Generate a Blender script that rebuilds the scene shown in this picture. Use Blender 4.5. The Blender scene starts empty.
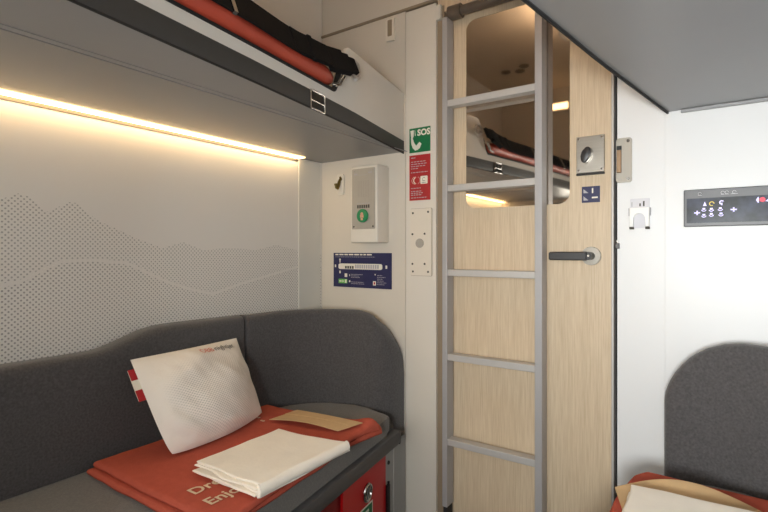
import bpy, bmesh, math, random
from mathutils import Vector, Matrix, noise as mnoise
random.seed(7)
SC = bpy.context.scene
COL = SC.collection
H = 1.07                      # eye height: every z below is written relative to the eye, floor = -H

# ------------------------------------------------------------------ materials
def lin(c):
    return tuple(((v/255)/12.92 if v/255 <= .04045 else ((v/255+.055)/1.055)**2.4) for v in c) + (1,)

def new_mat(name):
    m = bpy.data.materials.new(name); m.use_nodes = True
    nt = m.node_tree
    return m, nt, nt.nodes['Principled BSDF']

def mat(name, c, rough=.5, metal=0, var=.05, scale=40, bump=0, bscale=200, spec=.5, stretch=None, coat=0, sheen=0):
    m, nt, b = new_mat(name)
    N, L = nt.nodes, nt.links
    col = lin(c)
    b.inputs['Roughness'].default_value = rough
    b.inputs['Metallic'].default_value = metal
    b.inputs['Specular IOR Level'].default_value = spec
    if coat: b.inputs['Coat Weight'].default_value = coat
    if sheen:
        b.inputs['Sheen Weight'].default_value = sheen
        b.inputs['Sheen Roughness'].default_value = .6
    tc = N.new('ShaderNodeTexCoord'); mp = N.new('ShaderNodeMapping')
    if stretch: mp.inputs['Scale'].default_value = stretch
    L.new(tc.outputs['Object'], mp.inputs['Vector'])
    nz = N.new('ShaderNodeTexNoise'); nz.inputs['Scale'].default_value = scale; nz.inputs['Detail'].default_value = 4
    L.new(mp.outputs[0], nz.inputs['Vector'])
    mx = N.new('ShaderNodeMix'); mx.data_type = 'RGBA'
    mx.inputs['A'].default_value = tuple(v*(1-var) for v in col[:3]) + (1,)
    mx.inputs['B'].default_value = tuple(min(1, v*(1+var)) for v in col[:3]) + (1,)
    L.new(nz.outputs['Fac'], mx.inputs['Factor'])
    L.new(mx.outputs['Result'], b.inputs['Base Color'])
    if bump:
        n2 = N.new('ShaderNodeTexNoise'); n2.inputs['Scale'].default_value = bscale; n2.inputs['Detail'].default_value = 3
        L.new(mp.outputs[0], n2.inputs['Vector'])
        bp = N.new('ShaderNodeBump'); bp.inputs['Strength'].default_value = bump; bp.inputs['Distance'].default_value = .002
        L.new(n2.outputs['Fac'], bp.inputs['Height']); L.new(bp.outputs[0], b.inputs['Normal'])
    return m

def felt(name, c, var=.35):
    m = mat(name, c, .95, 0, var, 190, .35, 400, .15, sheen=.25)
    return m

def emis(name, c, strength):
    m, nt, b = new_mat(name)
    b.inputs['Base Color'].default_value = lin(c)
    b.inputs['Emission Color'].default_value = lin(c)
    b.inputs['Emission Strength'].default_value = strength
    return m

def wood_mat():
    m, nt, b = new_mat('light_oak')
    N, L = nt.nodes, nt.links
    tc = N.new('ShaderNodeTexCoord'); mp = N.new('ShaderNodeMapping')
    mp.inputs['Scale'].default_value = (1, 1, .035)
    L.new(tc.outputs['Object'], mp.inputs['Vector'])
    n1 = N.new('ShaderNodeTexNoise'); n1.inputs['Scale'].default_value = 260; n1.inputs['Detail'].default_value = 5; n1.inputs['Roughness'].default_value = .6
    n2 = N.new('ShaderNodeTexNoise'); n2.inputs['Scale'].default_value = 38; n2.inputs['Detail'].default_value = 3
    L.new(mp.outputs[0], n1.inputs['Vector']); L.new(mp.outputs[0], n2.inputs['Vector'])
    r1 = N.new('ShaderNodeValToRGB')
    r1.color_ramp.elements[0].position = .36; r1.color_ramp.elements[0].color = lin((204, 181, 152))
    r1.color_ramp.elements[1].position = .62; r1.color_ramp.elements[1].color = lin((219, 199, 172))
    L.new(n1.outputs['Fac'], r1.inputs[0])
    mx = N.new('ShaderNodeMix'); mx.data_type = 'RGBA'; mx.blend_type = 'MULTIPLY'; mx.inputs['Factor'].default_value = .55
    r2 = N.new('ShaderNodeValToRGB')
    r2.color_ramp.elements[0].position = .35; r2.color_ramp.elements[0].color = (.90, .88, .85, 1)
    r2.color_ramp.elements[1].position = .6; r2.color_ramp.elements[1].color = (1, 1, 1, 1)
    L.new(n2.outputs['Fac'], r2.inputs[0])
    L.new(r1.outputs[0], mx.inputs['A']); L.new(r2.outputs[0], mx.inputs['B'])
    L.new(mx.outputs['Result'], b.inputs['Base Color'])
    b.inputs['Roughness'].default_value = .45
    bp = N.new('ShaderNodeBump'); bp.inputs['Strength'].default_value = .12; bp.inputs['Distance'].default_value = .001
    L.new(n1.outputs['Fac'], bp.inputs['Height']); L.new(bp.outputs[0], b.inputs['Normal'])
    return m

def math_node(nt, op, a, b=None, c=None):
    n = nt.nodes.new('ShaderNodeMath'); n.operation = op
    for i, v in enumerate((a, b, c)):
        if v is None: continue
        if isinstance(v, (int, float)): n.inputs[i].default_value = v
        else: nt.links.new(v, n.inputs[i])
    return n.outputs[0]

def dots(nt, U, V, pitch, r):
    """1 inside the dots of a staggered lattice"""
    def one(off):
        a = math_node(nt, 'SUBTRACT', math_node(nt, 'FRACT', math_node(nt, 'MULTIPLY_ADD', U, 1/pitch, off)), .5)
        b = math_node(nt, 'SUBTRACT', math_node(nt, 'FRACT', math_node(nt, 'MULTIPLY_ADD', V, 1/pitch, off)), .5)
        return math_node(nt, 'ADD', math_node(nt, 'MULTIPLY', a, a), math_node(nt, 'MULTIPLY', b, b))
    d = math_node(nt, 'MINIMUM', one(10), one(10.5))
    return math_node(nt, 'LESS_THAN', d, (r/pitch)**2)

def curve_node(nt, val, pts, x0, x1, y0, y1):
    n = nt.nodes.new('ShaderNodeFloatCurve')
    t = math_node(nt, 'MULTIPLY_ADD', val, 1/(x1-x0), -x0/(x1-x0))
    nt.links.new(t, n.inputs['Value'])
    cu = n.mapping.curves[0]
    P = [((x-x0)/(x1-x0), (y-y0)/(y1-y0)) for x, y in pts]
    cu.points[0].location = P[0]; cu.points[1].location = P[-1]
    for p in P[1:-1]: cu.points.new(*p)
    for p in cu.points: p.handle_type = 'VECTOR'
    n.mapping.update()
    return math_node(nt, 'MULTIPLY_ADD', n.outputs[0], y1-y0, y0)

def wall_dot_mat():
    m, nt, b = new_mat('panel_with_dotted_mountains')
    N, L = nt.nodes, nt.links
    g = N.new('ShaderNodeNewGeometry'); sp = N.new('ShaderNodeSeparateXYZ')
    L.new(g.outputs['Position'], sp.inputs[0])
    Y = sp.outputs['Y']; Z = math_node(nt, 'SUBTRACT', sp.outputs['Z'], H)
    r1 = [(-.5, .03), (-.3, .09), (-.12, .04), (.05, .12), (.2, .07), (.33, .105), (.417, .116), (.45, .135), (.4755, .128), (.5025, .099), (.5174, .095), (.555, .1226), (.578, .122), (.6264, .081),
          (.667, .0645), (.7216, .039), (.81, .0088), (.875, .027), (.9445, .003), (1.047, .01), (1.1575, .0035), (1.251, .022), (1.3586, .004), (1.5, -.01)]
    r2 = [(-.5, -.1), (-.2, -.03), (0, -.09), (.2, -.05), (.417, -.082), (.4555, -.075), (.507, -.046), (.539, -.03), (.609, -.026), (.705, -.036), (.823, -.094), (.899, -.12), (.981, -.1415),
          (1.088, -.115), (1.1575, -.102), (1.3586, -.065), (1.5, -.06)]
    c1 = curve_node(nt, Y, r1, -.5, 1.5, -.3, .3)
    c2 = curve_node(nt, Y, r2, -.5, 1.5, -.3, .3)
    in1 = math_node(nt, 'LESS_THAN', Z, c1)
    dz = math_node(nt, 'SUBTRACT', Z, c2)
    gap = math_node(nt, 'LESS_THAN', math_node(nt, 'ABSOLUTE', math_node(nt, 'SUBTRACT', dz, .003)), .0042)
    in2 = math_node(nt, 'LESS_THAN', dz, 0)
    d = dots(nt, Y, Z, .0122, .0021)
    k = math_node(nt, 'MULTIPLY', math_node(nt, 'MULTIPLY', d, in1), math_node(nt, 'SUBTRACT', 1, gap))
    k = math_node(nt, 'MULTIPLY', k, math_node(nt, 'MULTIPLY_ADD', in2, .12, .58))
    mx = N.new('ShaderNodeMix'); mx.data_type = 'RGBA'
    mx.inputs['A'].default_value = lin((232, 227, 221)); mx.inputs['B'].default_value = lin((104, 100, 98))
    L.new(k, mx.inputs['Factor']); L.new(mx.outputs['Result'], b.inputs['Base Color'])
    b.inputs['Roughness'].default_value = .45
    return m

def pillow_mat():
    m, nt, b = new_mat('pillow_cotton')
    N, L = nt.nodes, nt.links
    uv = N.new('ShaderNodeUVMap'); sp = N.new('ShaderNodeSeparateXYZ'); L.new(uv.outputs[0], sp.inputs[0])
    U, V = sp.outputs['X'], sp.outputs['Y']
    d = dots(nt, U, V, .027, .0065)
    nz = N.new('ShaderNodeTexNoise'); nz.inputs['Scale'].default_value = 3.2; L.new(uv.outputs[0], nz.inputs['Vector'])
    u2 = math_node(nt, 'SUBTRACT', U, .53); v2 = math_node(nt, 'SUBTRACT', V, .42)
    rr = math_node(nt, 'ADD', math_node(nt, 'MULTIPLY', u2, u2), math_node(nt, 'MULTIPLY', v2, v2))
    rr = math_node(nt, 'ADD', rr, math_node(nt, 'MULTIPLY_ADD', nz.outputs['Fac'], .22, -.11))
    fade = math_node(nt, 'MINIMUM', math_node(nt, 'MAXIMUM', math_node(nt, 'MULTIPLY_ADD', rr, -7, 1.55), 0), 1)
    k = math_node(nt, 'MULTIPLY', math_node(nt, 'MULTIPLY', d, fade), .34)
    mx = N.new('ShaderNodeMix'); mx.data_type = 'RGBA'
    mx.inputs['A'].default_value = lin((238, 230, 222)); mx.inputs['B'].default_value = lin((70, 68, 70))
    L.new(k, mx.inputs['Factor']); L.new(mx.outputs['Result'], b.inputs['Base Color'])
    b.inputs['Roughness'].default_value = .9
    n2 = N.new('ShaderNodeTexNoise'); n2.inputs['Scale'].default_value = 7; n2.inputs['Detail'].default_value = 5
    L.new(uv.outputs[0], n2.inputs['Vector'])
    bp = N.new('ShaderNodeBump'); bp.inputs['Strength'].default_value = .35; bp.inputs['Distance'].default_value = .012
    L.new(n2.outputs['Fac'], bp.inputs['Height']); L.new(bp.outputs[0], b.inputs['Normal'])
    return m

def screen_mat():
    m, nt, b = new_mat('dark_screen_glass')
    N, L = nt.nodes, nt.links
    tc = N.new('ShaderNodeTexCoord'); nz = N.new('ShaderNodeTexNoise')
    nz.inputs['Scale'].default_value = 24; nz.inputs['Detail'].default_value = 6
    L.new(tc.outputs['Object'], nz.inputs['Vector'])
    r = N.new('ShaderNodeValToRGB')
    r.color_ramp.elements[0].position = .4; r.color_ramp.elements[0].color = lin((20, 22, 32))
    r.color_ramp.elements[1].position = .75; r.color_ramp.elements[1].color = lin((66, 70, 92))
    L.new(nz.outputs['Fac'], r.inputs[0]); L.new(r.outputs[0], b.inputs['Base Color'])
    b.inputs['Roughness'].default_value = .3; b.inputs['Specular IOR Level'].default_value = .2
    return m

def pane_mat():
    m = bpy.data.materials.new('window_glass'); m.use_nodes = True
    nt = m.node_tree; N, L = nt.nodes, nt.links
    N.clear()
    o = N.new('ShaderNodeOutputMaterial'); mx = N.new('ShaderNodeMixShader')
    t = N.new('ShaderNodeBsdfTransparent'); g = N.new('ShaderNodeBsdfGlossy')
    t.inputs[0].default_value = (.92, .95, .95, 1); g.inputs['Roughness'].default_value = .02
    fr = N.new('ShaderNodeFresnel'); fr.inputs['IOR'].default_value = 1.35
    L.new(fr.outputs[0], mx.inputs[0]); L.new(t.outputs[0], mx.inputs[1]); L.new(g.outputs[0], mx.inputs[2])
    L.new(mx.outputs[0], o.inputs['Surface'])
    return m

M = {
 'white': mat('white_laminate', (232, 231, 232), .4, var=.02, scale=6),
 'cream': mat('cream_laminate', (218, 209, 197), .45, var=.02, scale=6),
 'pilaster': mat('warm_white_laminate', (224, 216, 205), .45, var=.02, scale=6),
 'postwhite': mat('satin_white_post', (222, 218, 210), .35, var=.02, scale=6),
 'ceil': mat('ceiling_cream', (226, 213, 196), .6, var=.03, scale=8),
 'floor': mat('grey_vinyl', (92, 88, 84), .6, var=.2, scale=90, bump=.1),
 'jamb': mat('taupe_jamb', (150, 133, 112), .5, var=.04, scale=20),
 'gap': mat('dark_gap', (22, 21, 21), .8, var=.1, scale=20),
 'wood': wood_mat(),
 'dots': wall_dot_mat(),
 'alu': mat('anodised_aluminium', (176, 173, 174), .5, .25, var=.03, scale=80, stretch=(1, 1, .05)),
 'alu_lt': mat('pale_aluminium', (194, 190, 187), .5, .25, var=.03, scale=80),
 'tube': mat('bronze_grey_tube', (122, 112, 102), .35, .6, var=.04, scale=60),
 'chrome': mat('polished_chrome', (205, 203, 200), .18, 1, var=.03, scale=60),
 'steel': mat('brushed_steel', (176, 170, 162), .33, .9, var=.12, scale=220, stretch=(.04, 1, 1)),
 'steel_lt': mat('satin_steel', (178, 171, 161), .55, .25, var=.08, scale=200, stretch=(1, 1, .05)),
 'black': mat('black_plastic', (24, 24, 25), .4, var=.1, scale=60),
 'handle': mat('dark_grey_lever', (52, 51, 53), .38, .2, var=.1, scale=60),
 'rubber': mat('black_rubber', (30, 30, 31), .75, var=.1, scale=60),
 'band': mat('charcoal_bunk_band', (62, 61, 60), .55, var=.08, scale=40),
 'under': mat('grey_bunk_underside', (146, 146, 147), .38, .15, var=.05, scale=5),
 'fascia': mat('white_bunk_fascia', (226, 222, 216), .45, var=.02, scale=6, bump=.05, bscale=500),
 'felt': felt('charcoal_felt', (82, 79, 80), .6),
 'seatfab': felt('grey_seat_fabric', (100, 95, 90), .4),
 'rail': mat('charcoal_rail', (84, 83, 84), .45, .2, var=.06, scale=50),
 'locker': mat('grey_locker_steel', (158, 157, 155), .5, .1, var=.04, scale=40),
 'base': mat('dark_bench_front', (74, 73, 72), .6, var=.08, scale=40),
 'red_panel': mat('signal_red_paint', (196, 20, 26), .35, var=.04, scale=20),
 'red_shaded': mat('shaded_signal_red', (120, 16, 20), .5, var=.06, scale=20),  # cabinet red darkened to paint in the shaded frame side
 'blanket': mat('red_fleece', (184, 90, 73), .95, var=.12, scale=55, bump=.5, bscale=380, spec=.05),
 'redroll': mat('red_vinyl', (186, 74, 54), .5, var=.1, scale=22, bump=.25, bscale=60),
 'web': mat('black_webbing', (26, 25, 26), .9, var=.25, scale=300, spec=.1, bump=.5, bscale=500, stretch=(1, .2, 1)),
 'letter': mat('beige_print', (226, 202, 172), .9, var=.05, scale=60),
 'sheet': mat('white_cotton', (250, 241, 228), .92, var=.04, scale=30, bump=.3, bscale=120),
 'kraft': mat('kraft_paper', (206, 172, 128), .8, var=.08, scale=70, bump=.15, bscale=300, stretch=(1, .3, 1)),
 'pillow': pillow_mat(),
 'green': mat('sign_green', (18, 112, 66), .45, var=.04, scale=20),
 'signred': mat('sign_red', (172, 34, 40), .45, var=.04, scale=20),
 'navy': mat('sign_navy', (38, 38, 82), .45, var=.05, scale=20),
 'print': mat('white_print', (236, 230, 216), .5, var=.02, scale=20),
 'printgrey': mat('pale_print', (176, 172, 178), .5, var=.03, scale=20),
 'pink': mat('pink_print', (214, 128, 112), .9, var=.05, scale=20),
 'dark_print': mat('dark_print', (84, 80, 74), .9, var=.05, scale=20),
 'lime': mat('lime_print', (110, 190, 90), .5, var=.05, scale=20),
 'btn_green': mat('button_green', (24, 136, 84), .35, var=.04, scale=20),
 'peach': mat('button_peach', (222, 170, 140), .4, var=.04, scale=20),
 'yellow': mat('icon_yellow', (226, 196, 60), .4, var=.02, scale=20),
 'icon': emis('icon_lilac', (214, 204, 250), .6),
 'icon_red': emis('icon_red', (220, 70, 90), .5),
 'screen': screen_mat(),
 'bezel': mat('grey_bezel', (84, 83, 85), .4, .2, var=.04, scale=40),
 'plate': mat('cream_cover_plate', (226, 216, 202), .5, var=.02, scale=20),
 'grille': mat('grey_grille', (170, 162, 152), .6, var=.15, scale=400),
 'brass': mat('aged_brass', (130, 112, 62), .35, .8, var=.15, scale=80),
 'box_white': mat('phone_housing_white', (228, 220, 208), .45, var=.02, scale=20),
 'holder': mat('white_clip_plastic', (242, 240, 238), .3, var=.02, scale=20),
 'card': mat('pale_card', (216, 214, 220), .5, var=.02, scale=20),
 'bolt': mat('strike_brown', (150, 122, 96), .4, .5, var=.06, scale=60),
 'led': emis('warm_led', (255, 222, 168), 8.5),
 'lamp': emis('warm_lamp', (255, 212, 156), 4),
 'lamp_bright': emis('warm_ceiling_lamp', (255, 206, 146), 14),
 'uplight_fill': emis('added_uplight_glow', (255, 226, 190), 50),
 'underside_glow': emis('added_underside_glow', (255, 214, 150), 3.5),
 'glass': pane_mat(),
}
mm, nt, b = new_mat('bronze_mirror')
b.inputs['Base Color'].default_value = lin((240, 230, 218)); b.inputs['Metallic'].default_value = 1; b.inputs['Roughness'].default_value = .03
nz = nt.nodes.new('ShaderNodeTexNoise'); nz.inputs['Scale'].default_value = 3
r = nt.nodes.new('ShaderNodeMapRange'); r.inputs['To Min'].default_value = .02; r.inputs['To Max'].default_value = .05
nt.links.new(nz.outputs['Fac'], r.inputs['Value']); nt.links.new(r.outputs[0], b.inputs['Roughness'])
M['mirror'] = mm

# ------------------------------------------------------------------ object helpers
def origin(o):
    v = Vector((0, 0, 0))
    while o is not None:
        v += o.location; o = o.parent
    return v

def obj(name, bm, m, parent=None, smooth=False):
    if parent is not None:
        bmesh.ops.translate(bm, verts=bm.verts, vec=-origin(parent))
    bmesh.ops.recalc_face_normals(bm, faces=bm.faces)
    me = bpy.data.meshes.new(name)
    bm.to_mesh(me); bm.free()
    if smooth:
        for p in me.polygons: p.use_smooth = True
        me.set_sharp_from_angle(angle=math.radians(42))
    me.materials.append(M[m] if isinstance(m, str) else m)
    o = bpy.data.objects.new(name, me); COL.objects.link(o)
    if parent is not None: o.parent = parent
    return o

def tag(o, label=None, cat=None, group=None, kind=None):
    if label: o['label'] = label
    if cat: o['category'] = cat
    if group: o['group'] = group
    if kind: o['kind'] = kind
    return o

def thing(name, label, cat, loc, group=None):
    o = bpy.data.objects.new(name, None); COL.objects.link(o)
    o.empty_display_size = .05; o.location = (loc[0], loc[1], loc[2]+H)
    return tag(o, label, cat, group)

def struct(name, bm, m, parent=None, smooth=False):
    o = obj(name, bm, m, parent, smooth)
    if parent is None: o['kind'] = 'structure'
    return o

def B(): return bmesh.new()

def add_box(bm, x0, x1, y0, y1, z0, z1, bev=0, seg=2):
    vs = [bm.verts.new((x, y, z+H)) for x in (x0, x1) for y in (y0, y1) for z in (z0, z1)]
    F = [(0, 1, 3, 2), (4, 6, 7, 5), (0, 4, 5, 1), (2, 3, 7, 6), (0, 2, 6, 4), (1, 5, 7, 3)]
    fs = [bm.faces.new([vs[i] for i in f]) for f in F]
    if bev:
        es = list({e for f in fs for e in f.edges})
        bmesh.ops.bevel(bm, geom=es, offset=bev, segments=seg, profile=.5, affect='EDGES', clamp_overlap=True)
    return bm

def box(*a, **k): return add_box(B(), *a, **k)

def add_prism(bm, pts, axis, a, b, bev=0, seg=2):
    """polygon extruded along an axis. axis 'Y': pts are (x,z); 'Z': (x,y); 'X': (y,z)"""
    def mk(p, t):
        if axis == 'Y': return (p[0], t, p[1]+H)
        if axis == 'Z': return (p[0], p[1], t+H)
        return (t, p[0], p[1]+H)
    A = [bm.verts.new(mk(p, a)) for p in pts]; Bv = [bm.verts.new(mk(p, b)) for p in pts]
    n = len(pts)
    f0 = bm.faces.new(A); f1 = bm.faces.new(Bv[::-1])
    for i in range(n): bm.faces.new((A[i], Bv[i], Bv[(i+1) % n], A[(i+1) % n]))
    if bev:
        es = list(set(f0.edges) | set(f1.edges))
        bmesh.ops.bevel(bm, geom=es, offset=bev, segments=seg, profile=.5, affect='EDGES', clamp_overlap=True)
    return bm

def prism(*a, **k): return add_prism(B(), *a, **k)

def rrect(x0, x1, z0, z1, r, n=6):
    pts = []
    for cx, cz, a0 in ((x1-r, z1-r, 0), (x0+r, z1-r, 90), (x0+r, z0+r, 180), (x1-r, z0+r, 270)):
        for i in range(n+1):
            a = math.radians(a0+90*i/n); pts.append((cx+r*math.cos(a), cz+r*math.sin(a)))
    return pts

def circ(cx, cz, r, n=24, r2=None):
    return [(cx+r*math.cos(2*math.pi*i/n), cz+(r2 or r)*math.sin(2*math.pi*i/n)) for i in range(n)]

def add_tube(bm, pts, r, n=12, caps=True, flat=None):
    """round tube through points (eye-relative z); flat scales the section in z"""
    P = [Vector((p[0], p[1], p[2]+H)) for p in pts]
    R = r if isinstance(r, (list, tuple)) else [r]*len(P)
    rings = []; up = None
    for i, p in enumerate(P):
        t = (P[min(i+1, len(P)-1)]-P[max(i-1, 0)]).normalized()
        if up is None:
            up = Vector((0, 0, 1)) if abs(t.z) < .9 else Vector((1, 0, 0))
        s = t.cross(up).normalized(); up = s.cross(t).normalized()
        rings.append([bm.verts.new(p + R[i]*(math.cos(2*math.pi*k/n)*s + (flat or 1)*math.sin(2*math.pi*k/n)*up)) for k in range(n)])
    for a, b_ in zip(rings, rings[1:]):
        for k in range(n): bm.faces.new((a[k], a[(k+1) % n], b_[(k+1) % n], b_[k]))
    if caps: bm.faces.new(rings[0][::-1]); bm.faces.new(rings[-1])
    return bm

def tube(*a, **k): return add_tube(B(), *a, **k)

def add_loft(bm, rings, closed=True, caps=True):
    V = [[bm.verts.new((p[0], p[1], p[2]+H)) for p in r_] for r_ in rings]
    n = len(V[0])
    for a, b_ in zip(V, V[1:]):
        for k in range(n if closed else n-1):
            bm.faces.new((a[k], a[(k+1) % n], b_[(k+1) % n], b_[k]))
    if caps and closed: bm.faces.new(V[0][::-1]); bm.faces.new(V[-1])
    return bm

def loft(*a, **k): return add_loft(B(), *a, **k)

def add_flat(bm, polys, y):
    """flat print on a wall facing the compartment: polygons in (x,z)"""
    for p in polys:
        bm.faces.new([bm.verts.new((q[0], y, q[1]+H)) for q in p])
    return bm

def flat(polys, y): return add_flat(B(), polys, y)

def quad(x0, x1, z0, z1): return [(x0, z0), (x1, z0), (x1, z1), (x0, z1)]

def text2d(body, size, bold=0):
    """verts / faces of a line of lettering in the plane, baseline at the origin"""
    cu = bpy.data.curves.new('lettering', 'FONT'); cu.body = body; cu.size = size; cu.resolution_u = 3; cu.offset = bold
    o = bpy.data.objects.new('lettering', cu)
    me = o.to_mesh()
    vs = [(v.co.x, v.co.y) for v in me.vertices]; fs = [tuple(p.vertices) for p in me.polygons]
    o.to_mesh_clear(); bpy.data.objects.remove(o); bpy.data.curves.remove(cu)
    return vs, fs

def add_text(bm, body, size, fn, bold=0):
    vs, fs = text2d(body, size, bold)
    V = []
    for v in vs:
        q = fn(*v); V.append(bm.verts.new((q[0], q[1], q[2]+H)))
    for f in fs:
        try: bm.faces.new([V[i] for i in f])
        except ValueError: pass
    return bm

def wtext(body, size, x, z, y, bold=0):
    return add_text(B(), body, size, lambda a, b_: (x+a, y, z+b_), bold)

def interp(pts, t):
    """smooth-ish piecewise linear"""
    if t <= pts[0][0]:
        (a, b_), (c, d) = pts[0], pts[1]; return b_+(t-a)*(d-b_)/(c-a)
    for (a, b_), (c, d) in zip(pts, pts[1:]):
        if t <= c: return b_+(t-a)*(d-b_)/(c-a)
    (a, b_), (c, d) = pts[-2], pts[-1]; return d+(t-c)*(d-b_)/(c-a)

MIR, MIRB = -1.074, -1.024                      # the right-hand berth mirrors the left one about the aisle
def mirrored(bm, axis=MIR):
    for v in bm.verts: v.co.x = axis - v.co.x
    return bm

XL, XR, YB, YF, ZT, ZF = -1.35, .279, 1.5, -.45, 1.13, -H  # these and most positions in the script were unprojected from image pixels

# ------------------------------------------------------------------ the setting
struct('floor', box(XL-.05, XR+.05, YF-.05, 1.66, ZF-.05, ZF), 'floor')
struct('ceiling', box(XL-.05, XR+.05, YF-.05, 1.66, ZT, ZT+.05), 'ceil')
struct('wall_left', box(XL-.05, XL, YF, 1.5, ZF, ZT), 'dots')
struct('trim_1', box(XL, XL+.004, 1.364, 1.488, -.6, .356, bev=.003), 'postwhite')
struct('wall_right', box(XR, XR+.05, YF, 1.5, ZF, ZT), 'white')
bm = B()                          # door wall left of the door
add_box(bm, XL-.05, -.9462, YB, 1.6, ZF, .866)
add_box(bm, XL-.05, -.821, YB+.004, 1.6, .876, ZT)
struct('wall_back', bm, 'cream')
struct('trim_2', box(-.9448, -.821, YB, 1.6, ZF, .862, bev=.0015), 'pilaster')
struct('trim_3', box(XL, -.82, YB-.006, 1.6, .866, .876, bev=.003), 'jamb')
struct('trim_4', box(-.8212, -.795, YB+.010, 1.6, ZF, .85), 'jamb')
struct('trim_5', box(-.8212, -.803, YB-.002, YB+.03, .80, .852, bev=.002), 'pilaster')
bm = B()
add_box(bm, -.2455, -.1290, YB, 1.6, ZF, ZT, bev=.0004)
add_box(bm, -.1289, XR, YB, 1.6, ZF, ZT, bev=.0004)
struct('wall_back_right', bm, 'white')
struct('trim_6', box(-.82, -.2457, 1.56, 1.64, ZF, ZT), 'gap')
struct('trim_7', box(-.8195, -.2457, 1.512, 1.559, .828, ZT), 'wood')      # panel over the door
# window wall behind the viewer, a window in it
wx0, wx1, wz0, wz1 = -1.0, .16, -.20, .33
bm = B()
add_box(bm, XL-.05, wx0, YF-.05, YF, ZF, ZT); add_box(bm, wx1, XR+.05, YF-.05, YF, ZF, ZT)
add_box(bm, wx0, wx1, YF-.05, YF, ZF, wz0); add_box(bm, wx0, wx1, YF-.05, YF, wz1, ZT)
struct('wall_front', bm, 'cream')
bm = B()
add_box(bm, wx0, wx0+.03, YF-.06, YF+.006, wz0, wz1); add_box(bm, wx1-.03, wx1, YF-.06, YF+.006, wz0, wz1)
add_box(bm, wx0+.03, wx1-.03, YF-.06, YF+.006, wz0, wz0+.03); add_box(bm, wx0+.03, wx1-.03, YF-.06, YF+.006, wz1-.03, wz1)
win = struct('window_1', bm, 'bezel')
obj('pane', box(wx0+.03, wx1-.03, YF-.045, YF-.04, wz0+.03, wz1-.03), 'glass', win)

# ------------------------------------------------------------------ door
door = bpy.data.objects.new('door_1', None); COL.objects.link(door); door.location = (-.53, 1.57, 0); door['kind'] = 'structure'  # door and its fittings scaled down about the camera, results written as plain coordinates
obj('door_panel', box(-.7853, -.2636, 1.516, 1.554, ZF+.0117, .8176, bev=.001), 'wood', door)
obj('edge_strip', box(-.2633, -.2572, 1.515, 1.554, ZF+.0117, .8176, bev=.001), 'alu_lt', door)
obj('mirror', prism(rrect(-.713, -.377, .1418, .7726, .0333), 'Y', 1.5135, 1.5155), 'mirror', door)
# lever handle
rz, rx = -.0145, -.3164
han = obj('door_handle', prism([(rx-.002, rz-.0122), (rx-.002, rz+.0122), (-.4191, rz+.0122), (-.423, rz+.0088), (-.423, rz-.0088), (-.4191, rz-.0122)], 'Y', 1.455, 1.469, bev=.0029), 'handle', door)
bm = B(); add_tube(bm, [(rx, 1.4655, rz), (rx, 1.515, rz)], .0112, 20)
obj('spindle', bm, 'handle', han, True)
bm = B(); add_prism(bm, circ(rx, rz, .0269, 36), 'Y', 1.507, 1.5155, bev=.002)
obj('rosette', bm, 'steel_lt', han, True)
obj('grub_screw', prism(circ(rx+.0039, rz+.001, .0028, 12), 'Y', 1.452, 1.4555), 'steel', han)
# lock plate with thumb turn
lk = obj('lock_plate', box(-.357, -.2802, 1.507, 1.5155, .2269, .3345, bev=.002), 'steel', door)
obj('dark_lip', box(-.357, -.2802, 1.504, 1.5155, .221, .2264, bev=.001), 'black', lk)  # black lip under the lock plate
bm = B()
pts = [(-.3262+.0125*math.cos(t)+.005*math.sin(t), .2768+.0225*math.sin(t)) for t in [2*math.pi*i/24 for i in range(24)]]
add_prism(bm, pts, 'Y', 1.481, 1.494, bev=.003)
tt = obj('thumb_turn', bm, 'handle', lk, True)
pts = [(-.3245+.0125*math.cos(t)+.005*math.sin(t), .2760+.0225*math.sin(t)) for t in [2*math.pi*i/24 for i in range(24)]]
obj('thumb_turn_rim', prism(pts, 'Y', 1.4942, 1.507, bev=.002), 'steel', lk, True)
for x in (-.3501, -.2871):
    for z in (.2357, .3267): obj('screw', prism(circ(x, z, .0034, 12), 'Y', 1.505, 1.508), 'chrome', lk)
# strike plate fixed to the wall beside the door
sp = thing('strike_plate', 'brushed steel strike plate with a brown latch slot beside the door edge', 'strike plate', (-.227, 1.5, .25))
obj('plate', prism(rrect(-.2475, -.208, .190, .3135, .007), 'Y', 1.4945, 1.501, bev=.001), 'steel_lt', sp)
obj('latch_bar', box(-.2455, -.2335, 1.488, 1.4944, .217, .280, bev=.002), 'bolt', sp)
obj('slot', box(-.2455, -.2335, 1.490, 1.4944, .281, .292), 'black', sp)
for z in (.199, .304): obj('screw', prism(circ(-.217, z, .0042, 14), 'Y', 1.492, 1.4946), 'chrome', sp)
nub = thing('latch_stop', 'tiny metal latch stop on the white wall level with the lever handle', 'latch', (-.243, 1.5, .015))
obj('stop_block', box(-.249, -.239, 1.488, 1.501, .006, .022, bev=.002), 'bezel', nub)
obj('stop_pin', tube([(-.244, 1.489, .024), (-.244, 1.489, .03)], .003, 10), 'chrome', nub)
# blue sticker
st = thing('blue_sticker', 'small navy blue sticker with white key pictograms on the wooden door', 'sticker', (-.3183, 1.5155, .1643))
obj('backing', box(-.3433, -.2934, 1.5145, 1.5157, .1413, .1883), 'navy', st)
bm = flat([quad(-.3154, -.3115, .1682, .1829), quad(-.3154, -.2993, .1531, .1575)], 1.5142)
obj('pictogram', bm, 'print', st)
bm = flat([[(-.3384, .1692), (-.3247, .1692), (-.3384, .1809)], [(-.3384, .1477), (-.3247, .1477), (-.3384, .1604)]], 1.5142)
obj('pale_pictogram', bm, 'printgrey', st)

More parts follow.
